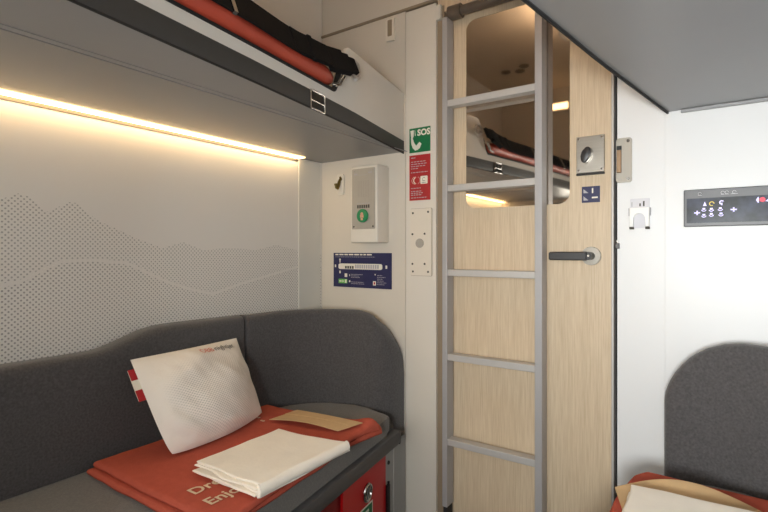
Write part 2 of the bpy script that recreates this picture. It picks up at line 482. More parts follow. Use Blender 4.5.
# ------------------------------------------------------------------ ladder
lad = thing('ladder', 'silver aluminium berth ladder with five rungs standing before the wooden door', 'ladder', (-.6053, 1.487, ZF))  # ladder and bar enlarged about the camera, baked into the coordinates here
for x0, x1 in ((-.7746, -.7562), (-.4643, -.4422)):
    rl = obj('side_rail', box(x0, x1, 1.457, 1.505, -.8536, .780, bev=.002), 'alu', lad)
    obj('added_leg', box(x0+.002, x1-.002, 1.461, 1.501, ZF, -.8547, bev=.002), 'rubber', rl)  # leg added below the rail end as a support down to the floor
for z in (.4915, .2088, -.0723, -.3535, -.6366):
    obj('rung', box(-.7577, -.4627, 1.461, 1.495, z-.011, z+.011, bev=.002), 'alu_lt', lad)
    # the flanged socket on the left rail
for x, d in ((-.7562, 1), (-.4643, -1)):
    rings = []
    for k in range(24):
        a = 2*math.pi*k/24; cy_, cz_ = math.cos(a), math.sin(a)
        rings.append([(x-.006*d, 1.489+q_*cy_, .802+q_*cz_) for q_ in (.0163, .0235)]+[(x+.038*d, 1.489+q_*cy_, .802+q_*cz_) for q_ in (.0235, .0163)])
    obj('hook_collar', loft(rings+[rings[0]], caps=False), 'tube', lad, True)
bar = thing('grab_bar', 'dark bronze grab bar across the top of the door that the ladder hooks on', 'bar', (-.5746, 1.489, .802))
obj('tube', tube([(-.7233, 1.489, .802), (-.277, 1.489, .802)], .016, 20), 'tube', bar, True)
obj('wall_bracket', box(-.2975, -.2719, 1.474, 1.536, .786, .818, bev=.003), 'tube', bar)

# ------------------------------------------------------------------ upper berths
EDGE = [(-.44, -.655), (0, -.712), (.326, -.755), (.685, -.803), (1.1, -.868), (1.496, -.95)]
EDGE_R = [(-.44, -.69), (0, -.745), (.326, -.787), (.708, -.834), (1.023, -.876), (1.496, -.95)]   # the right berth, mirrored
COURSE = [EDGE]
def bez(Y): return interp(COURSE[0], Y)
YS = [-.44+i*(1.496+.44)/40 for i in range(41)]
def strip(y0, y1, dx0, dx1, z0, z1, n=30, flip=1):
    """a board following the curved berth edge, from dx0 to dx1 behind the edge line"""
    rings = []
    for i in range(n+1):
        Y = y0+(y1-y0)*i/n; X = bez(Y)
        rings.append([(X-dx0, Y, z0), (X-dx0, Y, z1), (X-dx1, Y, z1), (X-dx1, Y, z0)])
    return loft(rings)

def fascia_top(Y):
    a, b_ = .426, .572
    y0, y1 = .995, 1.075
    t = max(0, min(1, (Y-y0)/(y1-y0))); t = t*t*(3-2*t)
    return a+(b_-a)*t

def make_berth(mir, label, dz):
    f = mirrored if mir else (lambda b_: b_)
    COURSE[0] = EDGE_R if mir else EDGE
    root = thing('upper_berth', label, 'bunk', ((MIR+1.15) if mir else -1.15, .5, .357+dz))
    def part(name, bm, m, par=root, smooth=False):
        for v in bm.verts: v.co.z += dz
        return obj(name, f(bm), m, par, smooth)
    if mir:
        pts = [(bez(y)-.004, y) for y in YS] + [(-1.346, 1.496), (-1.346, -.44)]
        part('underside_panel', prism(pts, 'Z', .357, .375), 'under')
    else:
        pts = [(bez(y)-.004, y) for y in YS] + [(-.9515, 1.496), (-.9515, -.44)]
        part('underside_panel', prism(pts, 'Z', .357, .375), 'under')
        part('underside_wall_panel', prism([(-.9525, -.44), (-.9525, 1.496), (-1.346, 1.496), (-1.346, -.44)], 'Z', .358, .376), 'under')
    pts = [(bez(y)-.013, y) for y in YS] + [(-1.346, 1.496), (-1.346, -.44)]
    part('deck', prism(pts, 'Z', .378, .396), 'band')
    part('lower_lip', strip(-.44, 1.496, .0038, .0002, .3515, .3549), 'rubber')
    if not mir:
        part('seam_bead', prism([(-.957, -.44), (-.957, 1.49), (-.954, 1.49), (-.954, -.44)], 'Z', .3562, .3585), 'under')
        part('seam_bead', prism([(-.935, -.44), (-.935, 1.49), (-.932, 1.49), (-.932, -.44)], 'Z', .3557, .3575), 'under')
    # dark band with a rounded lower edge
    rings = []
    for Y in YS:
        X = bez(Y)
        rings.append([(X-.0035, Y, .355), (X-.002, Y, .355), (X-.0008, Y, .3562), (X, Y, .359), (X, Y, .397), (X-.0035, Y, .397)])
    part('edge_band', loft(rings), 'band', smooth=True)
    # white fascia with the cut-out where the safety net is stowed
    rings = []
    ys = sorted(set([-.44+i*.05 for i in range(28)] + [.97+i*.006 for i in range(26)] + [1.13, 1.2, 1.3, 1.4, 1.496]))
    for Y in ys:
        X = bez(Y); t = fascia_top(Y)
        rings.append([(X-.001, Y, .3975), (X-.001, Y, t-.003), (X-.004, Y, t), (X-.015, Y, t), (X-.018, Y, t-.003), (X-.018, Y, .3975)])
    fs = part('fascia', loft(rings), 'fascia', smooth=True)
    rings = []
    for Y in [y for y in ys if y <= 1.035]:
        X = bez(Y); t = fascia_top(Y)
        rings.append([(X+.001, Y, t-.002), (X+.001, Y, t+.004), (X-.019, Y, t+.004), (X-.019, Y, t-.002)])
    part('edge_trim', loft(rings), 'rubber', fs)
    # mattress on the deck
    pts = [(bez(y)-.06, y) for y in YS if -.4 < y < 1.46] + [(-1.32, 1.45), (-1.32, -.4)]
    part('mattress', prism(pts, 'Z', .398, .47, bev=.012), 'seatfab', smooth=True)
    if mir: return root
    # spring latch in the dark band
    bm = B(); Y0, Y1 = .884, .946
    def q(Y, z, o=.0022): return (bez(Y)+o, Y, z)
    lp = [q(Y0, .352), q(Y1, .352), q(Y1, .396), q(Y0, .396), q(Y0, .352)]
    for a, b_ in zip(lp, lp[1:]): add_tube(bm, [a, b_], .0025, 8)
    add_tube(bm, [q(Y0, .372), q(Y1, .372)], .002, 8)
    lt = part('latch_frame', bm, 'chrome', smooth=True)
    bm = B()
    bm = loft([[(bez(Y)+.002, Y, .356), (bez(Y)+.002, Y, .392), (bez(Y), Y, .392), (bez(Y), Y, .356)] for Y in (Y0+.004, Y1-.004)])
    part('latch_slot', bm, 'black', lt)
    return root

make_berth(False, 'left upper berth with white fascia, charcoal edge band and grey underside above the pillow', 0)
rb = make_berth(True, 'right upper berth seen from below, plain grey underside over the control panel', .0115)
bm = B(); add_box(bm, -.092, .28, 1.486, 1.4985, .3605, .3680, bev=.001)
obj('rear_lip', bm, 'under', rb)

COURSE[0] = EDGE
# safety nets stowed on both berths (the one in view on the left)
sn = thing('safety_net', 'rolled red safety net with black webbing strap stowed on left upper berth edge', 'safety net', (-.80, .4, .43))
def netx(Y): return bez(Y)-.018
ys = [-.38+i*.03 for i in range(46)]
ys = [y for y in ys if y < .95]+[.965, .98, .992, 1.0, 1.004]
rings = []
for i, Y in enumerate(ys):
    e = 1 if Y < .93 else max(.15, math.sqrt(max(0, 1-((Y-.93)/.076)**2)))
    n1 = mnoise.noise((Y*9, 0, 1))*.005
    rr = []
    for k in range(20):
        a = 2*math.pi*k/20
        r_ = .96+.11*mnoise.noise((Y*17, math.cos(a)*1.2, math.sin(a)*1.2))
        rr.append((netx(Y)+n1+.031*e*r_*math.cos(a), Y, .4585+.0265*e*r_*math.sin(a)+.1*abs(n1)))
    rings.append(rr)
obj('rolled_cover', loft(rings), 'redroll', sn, True)
ZC = [(-.4, .482), (.60, .482), (.83, .482), (.93, .487), (1.0, .497), (1.05, .506), (1.2, .515)]
XO = [(-.4, .022), (.83, .022), (.95, .034), (1.0, .041), (1.2, .041)]
def strap(y0, y1, zoff, w, xo, th=.004, n=24, tilt=.40):
    """broad webbing lying on the roll and leaning towards the wall"""
    rings = []
    c_ = math.sqrt(1-tilt*tilt)
    for i in range(n+1):
        Y = y0+(y1-y0)*i/n; X = netx(Y)+interp(XO, Y)+xo+.003*mnoise.noise((Y*7, 3, 0))
        zc = interp(ZC, Y)+zoff+.003*mnoise.noise((Y*6, 0, 7))
        dx, dz = .5*w*tilt, .5*w*c_
        nx, nz_ = c_*th, tilt*th
        rings.append([(X+dx, Y, zc-dz), (X-dx, Y, zc+dz), (X-dx-nx, Y, zc+dz-nz_), (X+dx-nx, Y, zc-dz-nz_)])
    return loft(rings)
sw = obj('strap', strap(-.38, 1.0, .004, .068, .010), 'web', sn)
obj('strap_fold', strap(.80, .935, .005, .064, .013, .006, 10), 'web', sw)
obj('strap_keeper', strap(.86, .874, .005, .070, .016, .010, 4), 'web', sw)
obj('strap_keeper', strap(.60, .610, .004, .068, .014, .009, 4), 'chrome', sw)
obj('strap_keeper', strap(.25, .260, .004, .068, .014, .009, 4), 'chrome', sw)
bk = obj('buckle', strap(.940, 1.028, .000, .060, .013, .016, 8), 'web', sn)
obj('buckle_tongue', strap(1.024, 1.062, .000, .046, .012, .012, 6), 'web', bk)
bm = B()
def cp(Y, z, o=.012): return (bez(Y-.02)+max(o, .010), Y-.02, z-.014)
add_tube(bm, [cp(1.085, .536), cp(1.105, .548), cp(1.125, .545), cp(1.135, .527), cp(1.128, .506), cp(1.112, .498)], .0045, 8)
add_tube(bm, [cp(1.085, .522), cp(1.11, .528), cp(1.125, .518)], .004, 8)
add_tube(bm, [cp(1.095, .515), cp(1.118, .507, .008), cp(1.138, .512, .004)], .0055, 8)
obj('carabiner', bm, 'alu_lt', sn, True)
for o_, q_ in ((0, .972), (.006, .984)):
    obj('wire_loop', tube([(bez(q_)+.012, q_, .434), (bez(q_+.025)+.012, q_+.025, .444), (bez(q_+.048)+.012, q_+.048, .474)], .003, 8), 'chrome', sn, True)

# LED strip along the wall under the left berth
led = thing('led_strip', 'glowing warm LED strip along left wall under the upper berth', 'light strip', (-1.343, .5, .345))
obj('diffuser', box(-1.3465, -1.312, -.43, 1.362, .3545, .3565), 'led', led)
obj('added_glow_edge', box(-1.3115, -1.309, -.43, 1.362, .3535, .3570), 'underside_glow', led)  # glowing edge added to warm the berth underside
obj('profile_lip', box(-1.351, -1.3467, -.43, 1.362, .3455, .3570), 'tube', led)

# ------------------------------------------------------------------ benches (lower berths)
def railx(Y): return -.80-(Y-.883)*.157
ZM = -.535                         # mattress top
TOP = [(-.44, -.253), (.40, -.253), (.56, -.254), (.60, -.2535), (.64, -.245), (.68, -.232), (.72, -.219), (.76, -.211), (.80, -.209), (1.056, -.2125)]
def smooth(pts, n):
    return pts
def make_bench(mir, label):
    f = mirrored if mir else (lambda b_: b_)
    root = thing('bench_berth', label, 'bench', ((MIR+1.05) if mir else -1.05, .5, ZF))
    def part(name, bm, m, par=root, sm=False):
        if mir: mirrored(bm, MIR if name in ('back_cushion', 'headboard') else MIRB)   # the right bench is a little narrower
        return obj(name, bm, m, par, sm)
    # back cushion along the wall with a stepped wavy top
    rings = []
    for Y in [-.44+(1.04+.44)*i/60 for i in range(61)]+[1.046, 1.050, 1.053, 1.056]:
        t = interp(TOP, Y)
        x = -1.28-(.012*max(0, (Y-1.045)/.011)**2 if Y > 1.045 else 0)
        rings.append([(-1.345, Y, -.655), (-1.345, Y, t-.012), (-1.340, Y, t-.003), (-1.330, Y, t), (x-.020, Y, t), (x-.008, Y, t-.003), (x-.002, Y, t-.010), (x, Y, t-.022), (x+.004, Y, -.40), (x+.004, Y, -.50), (x, Y, -.655)])
    part('back_cushion', loft(rings), 'felt', sm=True)
    # headboard wrapping the corner
    st = []
    st.append(((-1.288, 1.0585), (-1.345, 1.0585))); st.append(((-1.280, 1.060), (-1.345, 1.060))); st.append(((-1.276, 1.064), (-1.345, 1.064))); st.append(((-1.275, 1.07), (-1.345, 1.07)))
    st.append(((-1.275, 1.10), (-1.345, 1.10))); st.append(((-1.274, 1.14), (-1.345, 1.17)))
    cx, cy, r_ = -1.044, 1.145, .23
    for i in range(1, 13):
        a = math.radians(180-90*i/12)
        fx, fy = cx+r_*math.cos(a), cy+r_*math.sin(a)
        o = .33; ox, oy = cx+o*math.cos(a), cy+o*math.sin(a)
        k = max(abs(math.cos(a)), abs(math.sin(a)))
        ox = max(-1.342, cx+.30*math.cos(a)/k); oy = min(1.494, cy+.349*math.sin(a)/k)
        st.append(((fx, fy), (ox, oy)))
    ends = ((-1.035, 1.3755), (-1.02, 1.376), (-1.008, 1.378), (-.996, 1.382), (-.984, 1.39), (-.972, 1.402), (-.962, 1.418), (-.955, 1.436), (-.951, 1.455), (-.9485, 1.475))
    if mir: ends = ((-1.035, 1.3755), (-1.02, 1.3755), (-1.005, 1.3755), (-.99, 1.376), (-.975, 1.377), (-.965, 1.379), (-.958, 1.383), (-.954, 1.389), (-.952, 1.40), (-.951, 1.475))
    for x, fy in ends:
        st.append(((x, fy), (x, 1.494)))
    def top(x, y):
        t = -.2105
        w_ = .172 if mir else .1368
        if y > 1.3 and x > -.9483-w_:
            s = min(1, (x+.9483+w_)/w_); t -= .19*(1-math.sqrt(max(0, 1-s**2.0)))
        return t
    rings = []
    for (fx, fy), (bx, by) in st:
        t = top(fx, fy); d = Vector((bx-fx, by-fy)); L_ = d.length; d.normalize()
        def pt(u, z): return (fx+d.x*min(u, L_), fy+d.y*min(u, L_), z)
        r2 = min(.02, L_*.4)
        rings.append([pt(L_, -.655), pt(L_, t-.05), pt(min(.045, L_*.7), t-.006), pt(r2, t), pt(r2*.4, t-.003), pt(r2*.1, t-.010), pt(0, t-.022), pt(0, -.45), pt(0, -.655)])
    part('headboard', loft(rings), 'felt', sm=True)
    # seat cushion
    pts = []
    for i in range(25):
        Y = -.42+(1.29+.42)*i/24; pts.append((railx(Y)-.018, Y))
    ex = railx(1.32)-.018
    pts += [(ex-.002, 1.312), (ex-.012, 1.326), (ex-.03, 1.333), (-1.00, 1.342), (-1.06, 1.342), (-1.12, 1.332), (-1.17, 1.308), (-1.21, 1.272), (-1.245, 1.22), (-1.264, 1.16), (-1.272, 1.08), (-1.274, 1.0), (-1.274, -.42)]
    part('seat_cushion', prism(pts, 'Z', -.5885, ZM, bev=.014, seg=4), 'seatfab', sm=True)
    # front rail
    rings = []
    for i in range(25):
        Y = -.44+(1.352+.44)*i/24; X = railx(Y)
        rings.append([(X-.034, Y, -.622), (X-.034, Y, -.594), (X-.030, Y, -.591), (X-.008, Y, -.589), (X-.002, Y, -.592), (X, Y, -.598), (X, Y, -.628), (X-.004, Y, -.634), (X-.014, Y, -.634)])
    rl = part('front_rail', loft(rings), 'rail', sm=True)
    X = railx(1.352)
    part('end_cap', prism([(X-.034, 1.3525), (X, 1.3525), (X-.006, 1.366), (X-.03, 1.366)], 'Z', -.636, -.592, bev=.002), 'base', rl)
    # seat deck and plinth
    pts = [(railx(Y)-.035, Y) for Y in (-.44, .4, 1.37)] + [(-1.0, 1.48), (-1.345, 1.48), (-1.345, -.44)]
    part('seat_deck', prism(pts, 'Z', -.645, -.5895), 'base')
    def bx(Y): return railx(Y)-.05
    part('plinth', prism([(bx(-.44), -.44), (bx(.90), .90), (bx(.90)-.02, .90), (bx(-.44)-.02, -.44)], 'Z', ZF, -.646), 'base')
    return root
lb = make_bench(False, 'left grey felt bench berth with wavy back cushion, carrying the white pillow')
make_bench(True, 'right grey felt bench berth with rounded headboard below the control panel')

# cabinets below the left bench
def bx(Y): return railx(Y)-.05
def front(y0, y1, z0, z1, out0, out1):
    return prism([(bx(y0)+out1, y0), (bx(y1)+out1, y1), (bx(y1)+out0, y1), (bx(y0)+out0, y0)], 'Z', z0, z1, bev=.0015)
ec = thing('extinguisher_cabinet', 'bright red fire extinguisher cabinet under the left bench berth', 'cabinet', (bx(1.12), 1.12, ZF))
obj('carcass', front(.905, 1.3275, ZF, -.650, -.03, -.004), 'red_shaded', ec)
dr = obj('door', front(1.055, 1.3265, -.95, -.652, -.003, .006), 'red_panel', ec)
def fp(Y, z, o=.0065): return (bx(Y)+o, Y, z)
def on_front(polys, o):
    bm = B()
    for p in polys: bm.faces.new([bm.verts.new((bx(y)+o, y, z+H)) for y, z in p])
    return bm
bm = B()
ring = [fp(1.195+.022*math.cos(a), -.734+.024*math.sin(a), .010) for a in [2*math.pi*i/24 for i in range(25)]]
add_tube(bm, ring, .005, 8)
hd = obj('ring_pull', bm, 'chrome', dr, True)
obj('ring_dish', on_front([circ(1.195, -.734, .021)], .0066), 'dark_print', hd)
obj('ring_bar', tube([fp(1.190, -.752, .010), fp(1.200, -.716, .010)], .006, 10), 'chrome', hd, True)
sg = obj('door_sign', on_front([quad(1.130, 1.234, -.884, -.773)], .0064), 'print', dr)
obj('sign_field', on_front([quad(1.135, 1.229, -.879, -.778)], .0068), 'green', sg)
for q_ in (quad(1.161, 1.168, -.871, -.786), quad(1.1685, 1.207, -.797, -.788), quad(1.1685, 1.207, -.819, -.810), quad(1.1685, 1.207, -.841, -.832), quad(1.1685, 1.207, -.863, -.854)):
    obj('sign_pictogram', on_front([q_], .0072), 'print', sg)
lc = thing('locker_panel', 'plain grey locker door under the left bench beside the red cabinet', 'locker', (bx(1.41), 1.41, ZF))
obj('door', front(1.331, 1.493, ZF+.02, -.662, -.006, .003), 'locker', lc)
obj('folded_edge', front(1.39, 1.394, ZF+.02, -.664, .002, .006), 'alu_lt', lc)
obj('hinge', front(1.328, 1.346, -.87, -.772, .004, .014), 'black', lc)
obj('hinge_pin', tube([fp(1.337, -.885, .012), fp(1.337, -.76, .012)], .004, 8), 'black', lc, True)
bm = B()
c0 = fp(1.352, -.706, .0)
obj('screw', tube([fp(1.352, -.706, .002), fp(1.352, -.706, .006)], .0065, 12), 'black', lc)

# ------------------------------------------------------------------ bedding on the left bench
def bfront(Y): return -.806-(Y-.86)*.160+.022*max(0, min(1, (Y-.98)/.16))
BX0 = -1.245
def slab(edge0, edge1, y0, y1, z0, z1, nx=46, ny=56, wob=.003, seed=0, r=.017, droop=True, drop_amt=1.0, skew=0, ragged=.006):
    """a folded soft slab: rounded edges all round, in the curved frame of the bench front"""
    def edge_fn(t, L_):
        d = min(t, L_-t)
        if d >= r: return 1.0
        return math.sqrt(max(0, 1-((r-d)/r)**2))
    bm = B(); Ts = []; Bs = []
    us = []
    for i in range(nx+1):
        s = i/nx; us.append(.5-.5*math.cos(math.pi*s) if False else s)
    # denser samples near the edges
    def dens(n):
        out = [0, .004, .010, .018, .028, .04]
        m_ = n-10
        out += [.04+.92*(i+1)/(m_) for i in range(m_-1)]
        out += [.96, .972, .982, .99, .996, 1]
        return out
    U, V = dens(nx), dens(ny)
    zm = (z0+z1)/2; hh = (z1-z0)/2
    for v in V:
        Y = y0+(y1-y0)*v; rt = []; rb_ = []
        for u in U:
            xa, xb = edge0(Y), edge1(Y); X = xa+(xb-xa)*u
            e = min(edge_fn((X-xa), xb-xa), edge_fn((Y-y0), y1-y0))
            w = wob*mnoise.noise((X*9+seed, Y*9, seed*3.1)) + wob*.5*mnoise.noise((X*24+seed, Y*24, seed))
            ly = ragged*mnoise.noise((X*11, seed*7, .3)) * (1 if v < .5 else .6)
            yy = Y + skew*u*u*v + ly*(1-2*v)*(1 if abs(.5-v) > .3 else 0)
            lx = .006*mnoise.noise((Y*10, seed*5, 2.2))*(2*u-1)*(1 if abs(.5-u) > .3 else 0)
            dz = 0
            if droop:
                over = X-(railx(Y)-.014)
                far = max(0, (Y-1.02)/.12)
                if over > 0: dz = -over*(.25+.55*far)*drop_amt
            lump = .014*math.exp(-((u-.96)**2/.012+(v-.99)**2/.004)) if skew > .05 else 0
            rt.append((X+lx, yy, zm+hh*e+w*(.4+.6*e)+dz+lump*e)); rb_.append((X+lx, yy, zm-hh*e+dz))
        Ts.append(rt); Bs.append(rb_)
    TV = [[bm.verts.new((p[0], p[1], p[2]+H)) for p in r_] for r_ in Ts]
    BV = [[bm.verts.new((p[0], p[1], p[2]+H)) for p in r_] for r_ in Bs]
    for j in range(len(V)-1):
        for i in range(len(U)-1):
            bm.faces.new((TV[j][i], TV[j][i+1], TV[j+1][i+1], TV[j+1][i]))
            bm.faces.new((BV[j][i], BV[j+1][i], BV[j+1][i+1], BV[j][i+1]))
    n, m_ = len(V), len(U)
    for i in range(m_-1):
        bm.faces.new((TV[0][i], BV[0][i], BV[0][i+1], TV[0][i+1])); bm.faces.new((TV[n-1][i], TV[n-1][i+1], BV[n-1][i+1], BV[n-1][i]))
    for j in range(n-1):
        bm.faces.new((TV[j][0], TV[j+1][0], BV[j+1][0], BV[j][0])); bm.faces.new((TV[j][m_-1], BV[j][m_-1], BV[j+1][m_-1], TV[j+1][m_-1]))
    bmesh.ops.remove_doubles(bm, verts=bm.verts, dist=.00002)
    return bm
bl = thing('folded_blanket', 'folded red fleece blanket with beige lettering lying on the left bench under the pillow', 'blanket', (-1.03, .85, ZM))
obj('fleece', slab(lambda y: BX0, lambda y: bfront(y)-.003, .552, 1.115, ZM+.0015, ZM+.018, seed=1, r=.010, wob=.0016, skew=.075), 'blanket', bl, True)
obj('upper_fold', slab(lambda y: BX0+.01, lambda y: bfront(y), .563, 1.105, ZM+.0165, ZM+.034, seed=2, r=.010, wob=.0022, skew=.07), 'blanket', bl, True)
ZBL = ZM+.034
def blt(x0, y0): return lambda a, b_: (x0-b_, y0+a, ZBL+.0022*mnoise.noise(((x0-b_)*9+2, (y0+a)*9, 6.2))+.0026)
for body, x0, y0, sz in (('Dream', -.890, .602, .044), ('Enjoy', -.826, .594, .044), ('s', -1.105, .972, .03), ('s', -1.14, .985, .03)):
    obj('lettering', add_text(B(), body, sz, blt(x0, y0), .0008), 'letter', bl)

# folded bed sheets
def sheet(x0, x1, y0, y1, z, label, ang=0, sk=0, layers=5, t=.0056, sub=''):
    s = thing('folded_sheet', label, 'bed sheet', ((x0+x1)/2, (y0+y1)/2, z))
    for k in range(layers):
        o = .004*(layers-1-k)*(1 if k % 2 else -.6)
        b_ = slab(lambda y, o=o: x0+(.006 if k else 0), lambda y, o=o: x1-.002*((layers-1-k) % 2), y0+(0, -.012, .004, -.006, .003)[k % 5], y1-.002*k, z+k*t, z+(k+1)*t-.0004, nx=34, ny=34, wob=.0016, seed=10+k*3, r=.0035, droop=False, ragged=.012, skew=sk)
        if ang:
            c = Vector(((x0+x1)/2, (y0+y1)/2, 0)); R_ = Matrix.Rotation(ang, 3, 'Z')
            bmesh.ops.rotate(b_, verts=b_.verts, cent=c, matrix=R_)
        obj('sheet_layer', b_, 'sheet', s, True)
    # rolled fold joining the layers on the aisle side
    z1 = z+layers*t
    pr = []
    for i in range(13):
        a = math.pi*(.5-i/12); pr.append((x1-.006+.010*math.cos(a)*1.1, (z+z1)/2+(z1-z)/2*math.sin(a)))
    bm_ = B(); rings = []
    for i in range(15):
        Y = y0+.002+(y1+sk-y0-.01)*i/14
        rings.append([(px+.0015*mnoise.noise((Y*20, 4, k_)), Y, pz) for k_, (px, pz) in enumerate(pr)])
    add_loft(bm_, rings)
    if ang:
        bmesh.ops.rotate(bm_, verts=bm_.verts, cent=Vector(((x0+x1)/2, (y0+y1)/2, 0)), matrix=Matrix.Rotation(ang, 3, 'Z'))
    obj('fold_edge', bm_, 'sheet', s, True)
    return s
sheet(-.978, -.765, .664, .915, ZBL+.003, 'folded white bed sheet on the red blanket of the left bench, before the pillow', ang=-.01, sk=.04)

def paper(pts_fn, nu=20, nv=8, th=.0012):
    rings = []
    bm = B(); T = []; Bt = []
    for j in range(nv+1):
        T.append([Vector(pts_fn(i/nu, j/nv)) for i in range(nu+1)])
    TV = [[bm.verts.new((p.x, p.y, p.z+H+th)) for p in r_] for r_ in T]
    BV = [[bm.verts.new((p.x, p.y, p.z+H)) for p in r_] for r_ in T]
    for j in range(nv):
        for i in range(nu):
            bm.faces.new((TV[j][i], TV[j][i+1], TV[j+1][i+1], TV[j+1][i])); bm.faces.new((BV[j][i], BV[j+1][i], BV[j+1][i+1], BV[j][i+1]))
    for i in range(nu):
        bm.faces.new((TV[0][i], BV[0][i], BV[0][i+1], TV[0][i+1])); bm.faces.new((TV[nv][i], TV[nv][i+1], BV[nv][i+1], BV[nv][i]))
    for j in range(nv):
        bm.faces.new((TV[j][0], TV[j+1][0], BV[j+1][0], BV[j][0])); bm.faces.new((TV[j][nu], BV[j][nu], BV[j+1][nu], TV[j+1][nu]))
    return bm
def bil(A, Bq, C, D, u, v):
    return [(A[k]*(1-u)+Bq[k]*u)*(1-v)+(D[k]*(1-u)+C[k]*u)*v for k in range(len(A))]
def env_l(u, v):
    x, y = bil((-1.092, .985), (-.868, 1.030), (-.850, 1.118), (-1.085, 1.094), u, v)
    dz = -max(0, (x+.92))*.25
    return (x, y, ZBL+.0075+.007*math.sin(math.pi*min(1, u*1.02))*(1-v)+.002*math.sin(math.pi*u))
ev = thing('kraft_envelope', 'brown kraft paper envelope on the red blanket of the left bench behind the sheet', 'envelope', (-.97, 1.05, ZBL))
obj('paper', paper(env_l), 'kraft', ev, True)
def env_f(u, v):
    p = env_l(u, .55+v*.44); return (p[0], p[1], p[2]+.0016)
obj('flap', paper(env_f, th=.0008), 'kraft', ev, True)

# pillow leaning on the back cushion
pil = thing('pillow', 'square white pillow with dotted print leaning on the left back cushion', 'pillow', (-1.15, .85, ZBL))
TL, TR, BR, BL = Vector((-1.238, .654, -.276)), Vector((-1.245, .990, -.270)), Vector((-1.157, 1.020, ZBL+.006)), Vector((-1.100, .682, ZBL+.004))
NRM = (TR-TL).cross(TL-BL).normalized()
if NRM.x < 0: NRM = -NRM
def pil_pt(u, v, side):
    # concave edges, pinched corners
    p = (BL*(1-u)+BR*u)*(1-v)+(TL*(1-u)+TR*u)*v
    p = p+Vector((.030, 0, 0))*math.sin(math.pi*u)*(1-v)**2+Vector((.010, -.010, 0))*math.sin(math.pi*v)*(1-u)**2*(1.3-v)
    ctr = (BL+BR+TL+TR)/4
    pin = .014*(math.sin(math.pi*u)*(abs(2*v-1)**3)+math.sin(math.pi*v)*(abs(2*u-1)**3))
    pin += .022*(abs(2*u-1)**7)*(abs(2*v-1)**7)*(1.15-v)
    p = p+(ctr-p)*pin
    h = (max(0, math.sin(math.pi*u))**.62)*(max(0, math.sin(math.pi*v))**.62)
    w = .009*mnoise.noise((u*3.5, v*3.5, side*3))+.006*mnoise.noise((u*9+v*3, v*5, side+5))
    if side > 0:
        wr = .010*math.sin(30*(u+v*.55))*math.exp(-((u-.10)**2/.02+(v-.22)**2/.06))
        wr += .007*math.sin(24*(u*.4+v))*math.exp(-((u-.5)**2/.12+(v-.08)**2/.008))
        wr += .006*math.sin(20*(u-v))*math.exp(-((u-.95)**2/.01+(v-.5)**2/.08))
        return p+NRM*(.070*h+(w+wr)*min(1, h*1.6))
    return p-NRM*(.03*h)
N_ = 40
bm = B(); uvl = bm.loops.layers.uv.new('UVMap')
grid = {}
for side in (1, -1):
    for i in range(N_+1):
        for j in range(N_+1):
            u, v = i/N_, j/N_
            p = pil_pt(u, v, side); grid[(side, i, j)] = bm.verts.new((p.x, p.y, p.z+H))
for side in (1, -1):
    for i in range(N_):
        for j in range(N_):
            ks = [(i, j), (i+1, j), (i+1, j+1), (i, j+1)]
            fc = bm.faces.new([grid[(side,)+k] for k in ks])
            for lp, k in zip(fc.loops, ks): lp[uvl].uv = (k[0]/N_, k[1]/N_)
bmesh.ops.remove_doubles(bm, verts=bm.verts, dist=.0004)
obj('cover', bm, 'pillow', pil, True)
def pt_pil(u0, v0, s, rot):
    def fn(a, b_):
        u = u0+(a*math.cos(rot)-b_*math.sin(rot))/.33; v = v0+(a*math.sin(rot)+b_*math.cos(rot))/.27
        p = pil_pt(min(.999, max(0, u)), min(.999, max(0, v)), 1)+NRM*.0022
        return (p.x, p.y, p.z)
    return fn
obj('logo_lettering', add_text(B(), 'ÖBB', .025, pt_pil(.49, .845, 1, .03), 0), 'pink', pil)
obj('lettering', add_text(B(), 'nightjet', .026, pt_pil(.65, .853, 1, .03), 0), 'dark_print', pil)
# red-white-red ribbon tab on the side seam
def tab(v0, v1):
    rr = []
    bm = B()
    a, b_ = pil_pt(0.02, v0, -1), pil_pt(0.02, v1, -1)
    out = (TL-TR).normalized()*.020-NRM*.004
    q = [a, b_, b_+out, a+out]
    q2 = [p-NRM*.002 for p in q]
    A = [bm.verts.new((p.x, p.y, p.z+H)) for p in q]; C = [bm.verts.new((p.x, p.y, p.z+H)) for p in q2]
    bm.faces.new(A); bm.faces.new(C[::-1])
    for i in range(4): bm.faces.new((A[i], C[i], C[(i+1) % 4], A[(i+1) % 4]))
    return bm
tb = obj('ribbon_tab', tab(.60, .905), 'print', pil)
obj('ribbon_stripe', tab(.80, .907), 'signred', tb); obj('ribbon_stripe', tab(.59, .70), 'signred', tb)
for o in list(tb.children):
    for v in o.data.vertices: v.co += NRM*.0012

